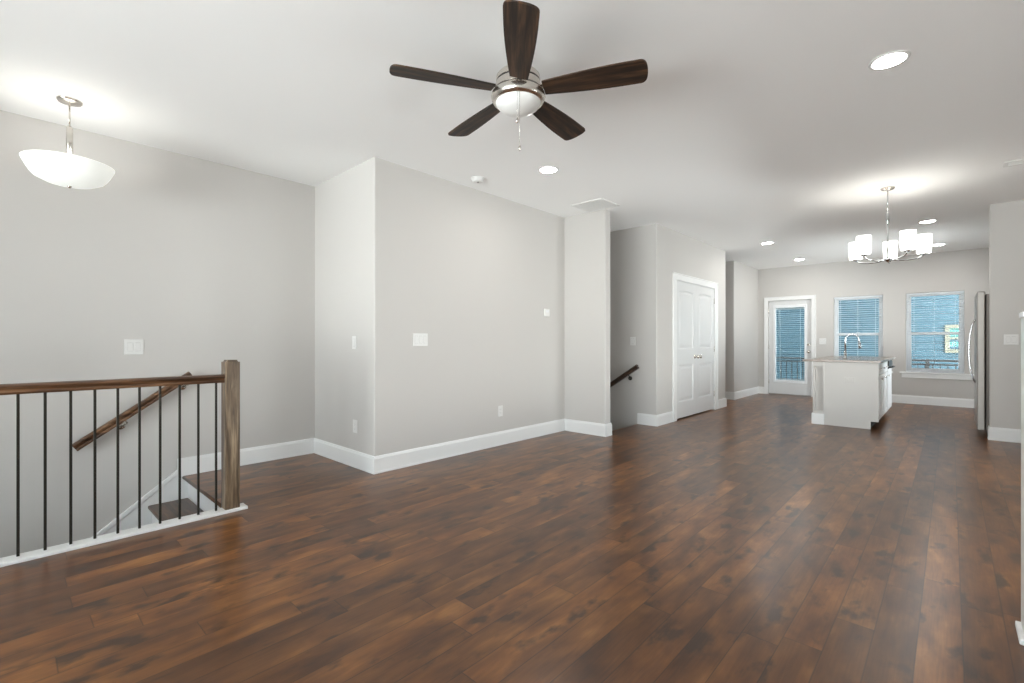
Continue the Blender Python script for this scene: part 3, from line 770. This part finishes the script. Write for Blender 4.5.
for (cx_, cy_), L_ in (((.083, -.100), .458), ((.088, -.086), .598)):
    ch = MB().tube([(cx_, cy_, -.296), (cx_ * 1.01, cy_ * 1.01, -L_ + .02)], .0010, 6)
    ch = ch.build('pull_chain', NICKEL, fan)
    MB().lathe([(0, .012), (.004, .008), (.0075, -.002), (.0065, -.012), (0, -.017)], 12, center=(cx_ * 1.01, cy_ * 1.01, -L_ + .01)).build('pull_knob', NICKEL, ch)
def blade_mesh():
    n = 40
    r0, r1 = .142, .681
    b2 = bmesh.new(); U, V = [], []
    for k in range(n + 1):
        t = 1 - (1 - k / n) ** 1.9
        r = r0 + (r1 - r0) * t
        w_ = (.048 + .029 * math.sin(min(1, t / .82) * PI / 2))
        e = max(0.0, (t - .915) / .085); w_ *= max(0.0, 1 - e ** 3.2) ** .42
        w_ = max(w_, .004)
        U.append((r, w_ * 1.02)); V.append((r, -w_ * .98))
    lo = [b2.verts.new((x, y, -.0045)) for x, y in U] + [b2.verts.new((x, y, -.0045)) for x, y in V[::-1]]
    hi = [b2.verts.new((x, y, .0045)) for x, y in U] + [b2.verts.new((x, y, .0045)) for x, y in V[::-1]]
    b2.faces.new(lo[::-1]); b2.faces.new(hi)
    for k in range(len(lo)):
        b2.faces.new((lo[k], lo[(k + 1) % len(lo)], hi[(k + 1) % len(lo)], hi[k]))
    m = MB(); m._merge(b2, Matrix.Rotation(math.radians(PITCH), 4, 'X')); return m
PITCH = -12
b0 = blade_mesh().build('blade', WALNUT, fan)
ir = MB().box(.118, .185, -.018, .018, .006, .012, .002, mtx=Matrix.Rotation(math.radians(PITCH), 4, 'X')).build('blade_bracket', NICKEL, b0)
for k in range(5):
    o = b0 if k == 0 else b0.copy()
    if k:
        COL.objects.link(o); o.parent = fan
        c = ir.copy(); COL.objects.link(c); c.parent = o
    o.location = (0, 0, FZ - H); o.rotation_euler = (0, 0, 4.2088 + k * 2 * PI / 5)

# ------------------------------------------------------------------ bowl pendant over the stairs
PX, PY = -4.275, .297
bp_ = empty('pendant_lamp', 'glowing white glass bowl pendant hanging over the stairwell', 'pendant lamp', (PX, PY, H))
MB().lathe([(0, 0), (.066, 0), (.066, -.006), (.058, -.016), (.030, -.021), (.012, -.030), (0, -.030)], 32).build('canopy', NICKEL, bp_)
MB().tube([(0, 0, -.028), (0, 0, -.17)], .0045, 8).tube([(0, 0, -.17), (0, 0, -.182), (0, 0, -.43)], [.010, .017, .019], 16).build('stem', NICKEL, bp_)
prof = [(.232, -.420), (.230, -.428), (.208, -.474), (.192, -.502), (.176, -.521), (.122, -.549), (.060, -.563), (0, -.567)]
MB().lathe(prof, 48).lathe([(.232, -.420), (.226, -.420), (.222, -.428), (.200, -.472), (.168, -.515), (.117, -.541), (.055, -.555), (0, -.559)], 48).build('glass_bowl', BOWL_E, bp_)
MB().lathe([(0, -.564), (.012, -.564), (.012, -.571), (.005, -.581), (0, -.582)], 16).build('finial', NICKEL, bp_)
def point(name, loc, watts, parent, col=(1, .96, .91), r=.04):
    d = bpy.data.lights.new(name, 'POINT'); d.energy = watts; d.color = col; d.shadow_soft_size = r
    o = bpy.data.objects.new(name, d); COL.objects.link(o); o.location = loc; o.parent = parent
for k in range(3):
    a_ = k * 2 * PI / 3
    point('bulb_light', (.07 * math.cos(a_), .07 * math.sin(a_), -.45), 3.6 * K_BOWL, bp_)

# ------------------------------------------------------------------ chandelier
CX, CY = -.480, 6.252
ch_ = empty('chandelier', 'five-shade nickel chandelier with lit white glass drum shades', 'chandelier', (CX, CY, H))
MB().lathe([(0, 0), (.062, 0), (.062, -.008), (.050, -.020), (.014, -.028), (0, -.028)], 32).build('canopy', NICKEL, ch_)
MB().tube([(0, 0, -.026), (0, 0, -.25)], .006, 10).tube([(0, 0, -.25), (0, 0, -.26), (0, 0, -.37), (0, 0, -.38)], [.008, .013, .013, .008], 14).tube([(0, 0, -.38), (0, 0, -.74)], .008, 12).build('stem', CHROME, ch_)
MB().lathe([(0, -.722), (.018, -.722), (.034, -.735), (.034, -.745), (.020, -.758), (.008, -.768), (0, -.770)], 28).build('hub', CHROME, ch_)
for k in range(5):
    an = math.radians(18 + 72 * k)
    rt = Matrix.Rotation(an, 4, 'Z')
    ap = [(.03, 0, -.742), (.09, 0, -.758), (.17, 0, -.758), (.25, 0, -.745), (.286, 0, -.725), (.296, 0, -.712)]
    m = MB().tube([rt @ Vector(p) for p in ap], .0075, 10)
    m.lathe([(0, -.716), (.020, -.716), (.034, -.708), (.036, -.702), (0, -.700)], 20, mtx=Matrix.Translation(rt @ Vector((.296, 0, 0))))
    arm = m.build('arm', CHROME, ch_)
    c = rt @ Vector((.296, 0, 0))
    s = MB().lathe([(0, -.701), (.053, -.701), (.058, -.694), (.064, -.516), (.061, -.514), (.055, -.691), (0, -.696)], 32, center=(c.x, c.y, 0))
    s.build('lamp_shade', SHADE_E, ch_)
    point('bulb_light', (c.x, c.y, -.58), 3.0 * K_CHAN, ch_, r=.03)

# ------------------------------------------------------------------ recessed lights
def can(x, y, label):
    t = empty('recessed_light', label, 'recessed light', (x, y, H), group='recessed ceiling lights')
    MB().lathe([(.074, -.001), (.078, -.007), (.092, -.005), (.096, 0), (.074, 0)], 36).build('trim_ring', PLASTIC, t)
    MB().lathe([(0, -.0035), (.0755, -.0035), (.0755, -.0005)], 32).build('lens', CAN_E, t)
    return t
can(-.256, 3.42, 'lit round recessed light alone in the ceiling to the right of the fan')
can(-2.737, 3.442, 'lit round recessed light between the fan and the white ceiling grille')
can(-2.174, 8.409, 'lit recessed light in the ceiling before the closet wall end')
can(-2.152, 10.50, 'lit recessed light in the ceiling above the glazed back door')
can(-.226, 8.354, 'lit recessed light just behind and above the chandelier shades')
can(-.152, 10.45, 'lit recessed light close to the wall above the window by the refrigerator')

# ------------------------------------------------------------------ ceiling fixtures
sd = empty('smoke_detector', 'round white smoke detector on the ceiling near the jutting wall', 'smoke detector', (-3.389, 3.159, H))
MB().lathe([(0, -.036), (.040, -.036), (.056, -.030), (.062, -.014), (.063, -.012), (.070, -.010), (.070, 0), (0, 0)], 36).build('body', PLASTIC, sd)
MB().lathe([(0, -.0385), (.012, -.0385), (.012, -.0355), (0, -.0355)], 16).build('test_button', SLOT, sd)
def grille(cx, cy, sx, sy, label, n, along='x', fr_=.03):
    g = empty('ceiling_vent', label, 'vent', (cx, cy, H))
    m = MB()
    m.box(-sx / 2, sx / 2, -sy / 2, -sy / 2 + fr_, -.010, 0, .002).box(-sx / 2, sx / 2, sy / 2 - fr_, sy / 2, -.010, 0, .002).box(-sx / 2, -sx / 2 + fr_, -sy / 2 + fr_, sy / 2 - fr_, -.010, 0, .002).box(sx / 2 - fr_, sx / 2, -sy / 2 + fr_, sy / 2 - fr_, -.010, 0, .002)
    m.build('frame', PLASTIC, g)
    m = MB(); L_ = sy - 2 * fr_ if along == 'x' else sx - 2 * fr_
    for k in range(n):
        t = -L_ / 2 + L_ * (k + .5) / n
        R = Matrix.Rotation(math.radians(10), 4, 'X' if along == 'x' else 'Y')
        if along == 'x': m.box(-sx / 2 + fr_, sx / 2 - fr_, -.0075, .0075, -.0008, .0008, mtx=Matrix.Translation((0, t, -.006)) @ R)
        else: m.box(-.0075, .0075, -sy / 2 + fr_, sy / 2 - fr_, -.0008, .0008, mtx=Matrix.Translation((t, 0, -.006)) @ R)
    m.build('louvres', PLASTIC, g)
    MB().box(-sx / 2 + fr_, sx / 2 - fr_, -sy / 2 + fr_, sy / 2 - fr_, -.0012, -.0004).build('backing', PLASTIC, g)
grille(-3.045, 4.710, .42, .39, 'square white return grille in the ceiling in front of the stub wall', 24)
grille(.53, 6.13, .36, .16, 'narrow white ceiling register at the edge of the ceiling', 8)

# ------------------------------------------------------------------ wall plates
def plate(loc, rotz, w, h, gangs, kind, label, cat):
    """Plate facing local -Y on the wall plane y=0."""
    t = empty({'switch': 'light_switch', 'outlet': 'wall_outlet', 'blank': 'wall_plate'}[kind], label, cat, loc, rotz)
    MB().box(-w / 2, w / 2, -.0065, 0, -h / 2, h / 2, .0025).build('cover_plate', PLASTIC, t)
    for g in range(gangs):
        x = (g - (gangs - 1) / 2) * .046
        if kind == 'switch':
            m = MB().box(x - .0165, x + .0165, -.0095, -.005, -.033, .033, .0015)
            q = m.build('rocker', PLASTIC, t)
            MB().box(x - .0170, x + .0170, -.0068, -.0050, -.0340, .0340).build('rocker_gap', SLOT, q)
        elif kind == 'outlet':
            for s in (-1, 1):
                q = MB().box(x - .0165, x + .0165, -.0085, -.005, s * .019 - .0135, s * .019 + .0135, .002).build('socket', PLASTIC, t)
                MB().box(x - .0075, x - .0055, -.0088, -.008, s * .019 - .002, s * .019 + .006).box(x + .0055, x + .0075, -.0088, -.008, s * .019 - .002, s * .019 + .006).box(x - .002, x + .002, -.0088, -.008, s * .019 - .009, s * .019 - .005).build('slot', SLOT, q)
    return t
plate((XL, .711, 1.101), PI / 2, .122, .122, 2, 'switch', 'two-gang white light switch on the wall above the railing', 'light switch')
plate((-3.985, YA, 1.135), 0, .072, .118, 1, 'switch', 'single white switch on the narrow face of the jutting wall', 'light switch')
plate((-3.972, YA, .372), 0, .072, .118, 1, 'outlet', 'white outlet low on the narrow face of the jutting wall', 'outlet')
plate((XM, 2.662, 1.162), PI / 2, .165, .118, 3, 'switch', 'three-gang white light switch on the long wall near its corner', 'light switch')
plate((XM, 3.735, .377), PI / 2, .072, .118, 1, 'outlet', 'white outlet low in the middle of the long wall', 'outlet')
plate((-3.262, YC, 1.150), 0, .080, .118, 1, 'switch', 'white switch above the dark handrail in the stair opening', 'light switch')
plate((.504, YR, 1.168), 0, .118, .118, 2, 'switch', 'two-gang white light switch on the wall end by the refrigerator', 'light switch')
plate((-1.915, YB, 1.150), 0, .118, .118, 2, 'switch', 'white light switch between the back door and the window', 'light switch')
po = plate((-.990, IY0, .632), 0, .118, .072, 0, 'outlet', 'horizontal pale outlet on the end panel of the island', 'outlet')
for ch__ in po.children: ch__.data.materials[0] = ISLP
for s in (-1, 1): MB().box(s * .022 - .0135, s * .022 + .0135, -.0085, -.005, -.0165, .0165, .002).build('socket', ISLP, po)
th = empty('thermostat', 'small white thermostat high on the long wall beside the stub wall', 'thermostat', (XM, 4.545, 1.500), PI / 2)
MB().box(-.050, .050, -.020, 0, -.048, .048, .008, 3).build('body', PLASTIC, th)
MB().box(-.030, .030, -.0212, -.0195, .002, .032).build('display', VINYL, th)
